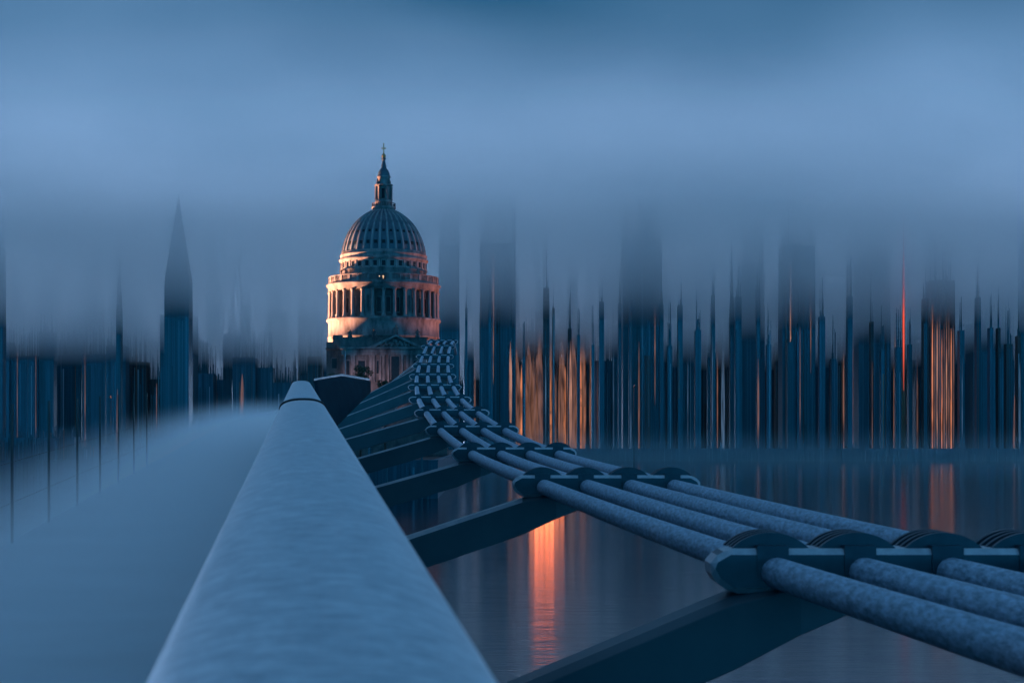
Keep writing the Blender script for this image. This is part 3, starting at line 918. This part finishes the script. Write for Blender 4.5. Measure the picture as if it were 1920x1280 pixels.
t = tag(empty('flagpole', (fp.x, fp.y, GROUND_Z)), 'thin pale pole standing before the cathedral transept', 'pole')
MB().tube([(0, 0, 0), (0, 0, fp.z - GROUND_Z)], lambda i: (.14, .07)[i], 8).build('mast', M['fin_pale'], t)
MB().ball((0, 0, fp.z - GROUND_Z + .1), .2, 8, 6).build('finial', M['gilt'], t)

# ------------------------------------------------------------------ the city in the mist
FIN = ['fin_dark', 'fin_mid', 'fin_pale', 'fin_rust']
def tower(px, w, top, D, wall, label, group=None, cat='tower', name='tower', lights=(), fins=1.0, taper=None, pale=.12, rust=.06, mast=0, steps=0, needles=True, crown=95):
    """one building: body, cladding fins, lit window strips; px, w, top in photo pixels at distance D"""
    c = P(px, top + (45 if needles and not taper else 0), D)
    wm = w / F * D
    h = c.z - GROUND_Z
    dp_ = max(6.0, min(26.0, wm * 0.8))
    t = tag(empty(name, (c.x, D, GROUND_Z)), label, cat, group)
    b = MB()
    if taper:                                   # pointed: a shaft, then a spire
        sh = h * taper
        b.box((-wm/2, 0, 0), (wm/2, dp_, sh))
        o = len(b.v)
        b.v += [(-wm/2, 0, sh), (wm/2, 0, sh), (wm/2, dp_, sh), (-wm/2, dp_, sh), (0, dp_/2, h)]
        for k in range(4): b.face([o + k, o + (k + 1) % 4, o + 4])
    else:
        b.box((-wm/2, 0, 0), (wm/2, dp_, h))
        hh = h; ww = wm
        for s_ in range(steps):
            ww2 = ww * .62; h2 = hh + h * .06
            b.box((-ww2/2, dp_*.15, hh), (ww2/2, dp_*.8, h2)); hh, ww = h2, ww2
    b.build('wall', M[wall], t)
    hb = h * (taper or 1.0)
    if fins > 0:
        f = MB()
        pitch = 3.4 / F * D
        n = max(2, int(wm / pitch * fins))
        for i in range(n):
            fw = rnd.choice((.6, .9, 1.3, 2.2)) / F * D
            x = -wm/2 + fw/2 + (wm - fw) * (i + rnd.random() * .8) / n
            q = rnd.random()
            m_ = 2 if q < pale else 3 if q < pale + rust else 1 if q < .5 else 0
            z0 = hb * rnd.choice((0, 0, rnd.uniform(0, .5))); z1 = hb * rnd.uniform(.72, 1.0)
            if needles and not taper and rnd.random() < .3:
                z1 = hb + rnd.random() ** 1.6 * min(hb * .45, 60 / F * D); fw *= .6; z0 = min(z0, hb * .4)
            pr_ = .25 + .05 * (i % 5)
            f.box((x - fw/2, -pr_, z0), (x + fw/2, .05 if z1 <= hb else fw, z1), m_)
        if needles and not taper:                # a thinning crown of slender finials
            for i in range(int(w * 1.5)):
                fw = rnd.uniform(.45, 1.1) / F * D
                x = rnd.uniform(-wm/2 + fw, wm/2 - fw)
                z1 = h + min(crown, hb / D * F * .5) / F * D * rnd.random() ** 1.7
                y0_ = rnd.uniform(.1, dp_ * .8)
                f.box((x - fw/2, y0_, h * .97), (x + fw/2, y0_ + fw, z1), rnd.choice((0, 0, 0, 1)))
        f.build('facade_fins', [M[k] for k in FIN], t)
    for (lx, lw, y0, y1, m_) in lights:         # window strips and glow, tapered so their light fades at both ends
        za, zb = P(0, y1, D).z - GROUND_Z, P(0, y0, D).z - GROUND_Z
        x = (lx - px) / F * D; lw = lw / F * D / 2
        g = MB(); ns = 9
        for i in range(ns + 1):
            u = i / ns; k = max(.04, math.sin(math.pi * u) ** .7)
            z = za + (zb - za) * u
            g.v += [(x - lw*k, -.62, z), (x + lw*k, -.62, z), (x + lw*k, -.3, z), (x - lw*k, -.3, z)]
        for i in range(ns):
            for k in range(4):
                k2 = (k + 1) % 4
                g.face([4*i + k, 4*i + k2, 4*i + 4 + k2, 4*i + 4 + k])
        g.face([3, 2, 1, 0]); g.face([4*ns + k for k in range(4)])
        g.build('window_glow', M[m_], t)
    if mast:
        MB().tube([(0, dp_/2, h - .5), (0, dp_/2, h + mast / F * D)], lambda i: (.5, .12)[i], 6).build('mast', M['dark'], t)
    return t

# landmarks that can be told apart
tower(331, 46, 360, 1080, 'fin_dark', 'tall dark pointed tower alone in the mist beyond the handrail', taper=.66, cat='spire', name='steeple', fins=1.3, pale=.02, rust=.02)
tower(331, 62, 590, 1310, 'fin_dark', 'broad dark base block behind the pointed tower', cat='building', name='building', pale=0, rust=0, needles=False)
tower(222, 9, 430, 1180, 'fin_dark', 'thin dark needle spire between the pointed tower and the frame edge', taper=.62, cat='spire', name='steeple', fins=.6, pale=0, rust=0)
tower(-8, 26, 420, 1130, 'wall_a', 'dark slab tower cut by the frame edge beyond the deck', pale=.02, rust=0)
tower(842, 38, 415, 1160, 'wall_a', 'dark teal slab tower rising close beside the domed cathedral', pale=.05, rust=.03)
tower(933, 68, 410, 1140, 'wall_a', 'broad dark high-rise with a thin amber line, next beyond the top of the cables', pale=.04, rust=.02, lights=((925, 2.2, 420, 720, 'lit_peach'),))
tower(1205, 74, 405, 1130, 'wall_a', 'broadest dark flat high-rise between the orange glow and the needle spire', pale=.04, rust=.04, lights=((1198, 3, 640, 900, 'lit_dim'), (1228, 2, 560, 760, 'lit_dim')))
tower(1373, 8, 410, 1120, 'fin_dark', 'slim dark needle spire beyond the broadest high-rise', taper=.55, cat='spire', name='steeple', fins=.5, pale=0, rust=0)
tower(1412, 44, 450, 1220, 'wall_b', 'blue grey tower beside the slim needle spire', pale=.1)
tower(1498, 62, 415, 1140, 'wall_a', 'dark high-rise with pale and amber stripes, beyond the slim needle spire', pale=.12, rust=.1, lights=((1482, 2.4, 480, 860, 'lit_peach'), (1520, 1.6, 500, 700, 'lit_dim')))
tower(1593, 8, 450, 1200, 'wall_c', 'slim brown tower with a rosy lit strip', lights=((1592, 4, 500, 720, 'lit_dim'),))
tower(1640, 60, 450, 1240, 'wall_b', 'pale striped high-rise before the red mast', pale=.2, lights=((1678, 2, 560, 800, 'lit_dim'),))
tower(1768, 46, 480, 1130, 'wall_c', 'high-rise glowing with a cluster of bright orange lit windows', lights=tuple((1748 + 4.4 * i, 2.4, 570 + (37 * i) % 50, 905 - (53 * i) % 60, ('lit_orange', 'lit_dim', 'lit_peach', 'lit_dim')[i % 4]) for i in range(10)), pale=.05)
tower(1858, 66, 560, 1300, 'wall_a', 'darkest broad block near the far end of the skyline', cat='building', name='building', pale=.03, rust=.05, lights=((1902, 6, 740, 960, 'lit_dim'),))
tower(1925, 22, 420, 1170, 'wall_a', 'dark tower at the edge of the frame above the outermost cable', pale=.05)
# red crane mast
mp_ = P(1694, 385, 1075)
t = tag(empty('crane_mast', (mp_.x, 1075, GROUND_Z)), 'thin red lit crane mast towering above the striped high-rises', 'crane')
MB().tube([(0, 0, 0), (0, 0, (mp_.z - GROUND_Z) * .72), (0, 0, mp_.z - GROUND_Z)], lambda i: (1.5, .9, .12)[i], 4).build('mast', M['fin_rust'], t)
MB().tube([(-.3, -1.7, 40), (-.2, -1.4, 76), (-.1, -1.0, 104), (0, -.5, mp_.z - GROUND_Z - 6)], lambda i: (.1, .7, .6, .05)[i], 6).build('lamp_strip', M['lit_red'], t)
# lit hall added so that an orange streak runs down the water
t = tag(empty('added_hall', (P(1025, 0, 341).x, 338, WATER_Z)), 'small added floating hall with glowing orange front on the water beneath the cables', 'building')
MB().box((-4.6, 0, -.5), (4.6, 6, .8)).build('pontoon', M['dark'], t)
MB().box((-4.0, .4, .8), (4.0, 5.6, 9.4)).build('wall', M['wall_c'], t)
MB().box((-4.5, .0, 9.4), (4.5, 6, 9.8)).build('roof', M['dark'], t)
gb_ = MB()
for i in range(7): gb_.box((-3.7 + i * 1.07, .3, 1.2), (-2.8 + i * 1.07, .38, 8.8), 0 if i in (1, 2, 3, 4) else 1)
gb_.build('window_glow', [M['lit_strong'], M['lit_mid']], t)

# rows of plainer buildings
U = rnd.uniform
def litset(px, w, y0, y1, prob, kinds):
    out = []
    n = max(1, int(w / (4.5 if prob > .4 else 8)))
    for i in range(n):
        if rnd.random() < prob:
            x = px - w/2 + w * (i + rnd.uniform(.2, .8)) / n
            out.append((x, min(w * .8, rnd.choice((1.0, 1.4, 2.0, 3.4, 6.5))), y0 + rnd.uniform(-30, 50), y1 + rnd.uniform(-50, 40), rnd.choice(kinds)))
    if prob > .4 and w > 10: out.append((px, w * .86, y0 - U(0, 40), y1 + 30, 'lit_dim'))  # broad dim strip paints the orange glow across the front
    return tuple(out)
def row(x0, x1, wmin, wmax, top_f, D0, D1, walls, label, group, lit, kinds, ly, skip=(), pale=.12, rust=.06):
    x = x0
    while x < x1:
        w = rnd.uniform(wmin, wmax)
        c = x + w / 2
        if not any(a < c < b for a, b in skip):
            D = rnd.uniform(D0, D1)
            tp = top_f(c)
            lb = label
            tower(c, w * .97, tp, D, rnd.choice(walls), lb, group, 'building', 'building', litset(c, w, ly[0], ly[1], lit(c), kinds), pale=pale, rust=rust)
        x += w
cath_gap = (596, 836)
glow_zone = lambda c: .95 if 940 < c < 1075 else .35 if 860 < c < 1170 else .22
U = rnd.uniform
row(-30, 236, 18, 36, lambda c: 560 + U(-40, 40), 1440, 1600, ['wall_a', 'wall_b'], 'misty dark block among the faded row beyond the deck', 'far blocks beyond the deck', lambda c: .1, ['lit_dim'], (660, 810), pale=.08)
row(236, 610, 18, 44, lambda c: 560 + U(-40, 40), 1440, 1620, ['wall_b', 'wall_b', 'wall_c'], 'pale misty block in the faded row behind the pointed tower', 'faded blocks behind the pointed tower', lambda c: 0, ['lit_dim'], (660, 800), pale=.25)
row(836, 1980, 10, 30, lambda c: 540 + U(-50, 40), 1500, 1650, ['wall_a', 'wall_b', 'wall_a', 'wall_c'], 'slim misty high-rise among the crowded row behind the cables', 'far high-rises behind the cables', lambda c: .8 * glow_zone(c), ['lit_dim', 'lit_dim', 'lit_peach', 'lit_blue'], (600, 880))
row(-30, 236, 26, 54, lambda c: 600 + U(-40, 30), 1360, 1440, ['wall_a', 'wall_b'], 'dark teal block in the middle row beyond the deck', 'middle blocks beyond the deck', lambda c: .14, ['lit_dim'], (640, 840), pale=.06)
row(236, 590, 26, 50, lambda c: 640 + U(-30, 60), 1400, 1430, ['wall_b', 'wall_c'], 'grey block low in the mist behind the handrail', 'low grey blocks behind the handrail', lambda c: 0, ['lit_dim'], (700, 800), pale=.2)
row(905, 1090, 12, 26, lambda c: 560 + U(-30, 36), 1320, 1420, ['wall_c'], 'brown block striped with orange lit windows beyond the cables', 'orange lit blocks beyond the cables', lambda c: .9 if 975 < c < 1060 else .6, ['lit_orange', 'lit_dim', 'lit_peach', 'lit_dim', 'lit_dim'], (650, 900), pale=.1, rust=.2)
row(870, 1990, 14, 40, lambda c: 575 + U(-50, 60), 1340, 1480, ['wall_a', 'wall_a', 'wall_b', 'wall_c'], 'dark narrow block in the middle row behind the cables', 'middle blocks behind the cables', glow_zone, ['lit_dim', 'lit_dim', 'lit_blue'], (620, 900), skip=((905, 1090),))
row(-40, 500, 40, 90, lambda c: 785 + U(-14, 14), 400, 440, ['wall_a'], 'low dark riverside block beyond the deck posts', 'riverside blocks beyond the deck', lambda c: .04, ['lit_dim'], (700, 850), pale=.03)
x = 872.0
while x < 1985:                                # slender towers at the water's edge with gaps between them
    w = U(4, 12)
    if 1684 < x < 1704 or 1732 < x < 1796 or 1364 < x + w < 1384:
        x += 6; continue
    tower(x + w / 2, w, 545 + U(-60, 90), U(1085, 1120), rnd.choice(['wall_a', 'wall_a', 'wall_b', 'wall_c']), 'slender riverside tower like a needle at the foot of the far skyline', 'riverside towers of the far skyline', 'tower', 'tower',
          litset(x + w / 2, w, 640, 850, .3, ['lit_dim', 'lit_dim', 'lit_blue', 'lit_peach']), pale=.1)
    x += w + U(4, 34)
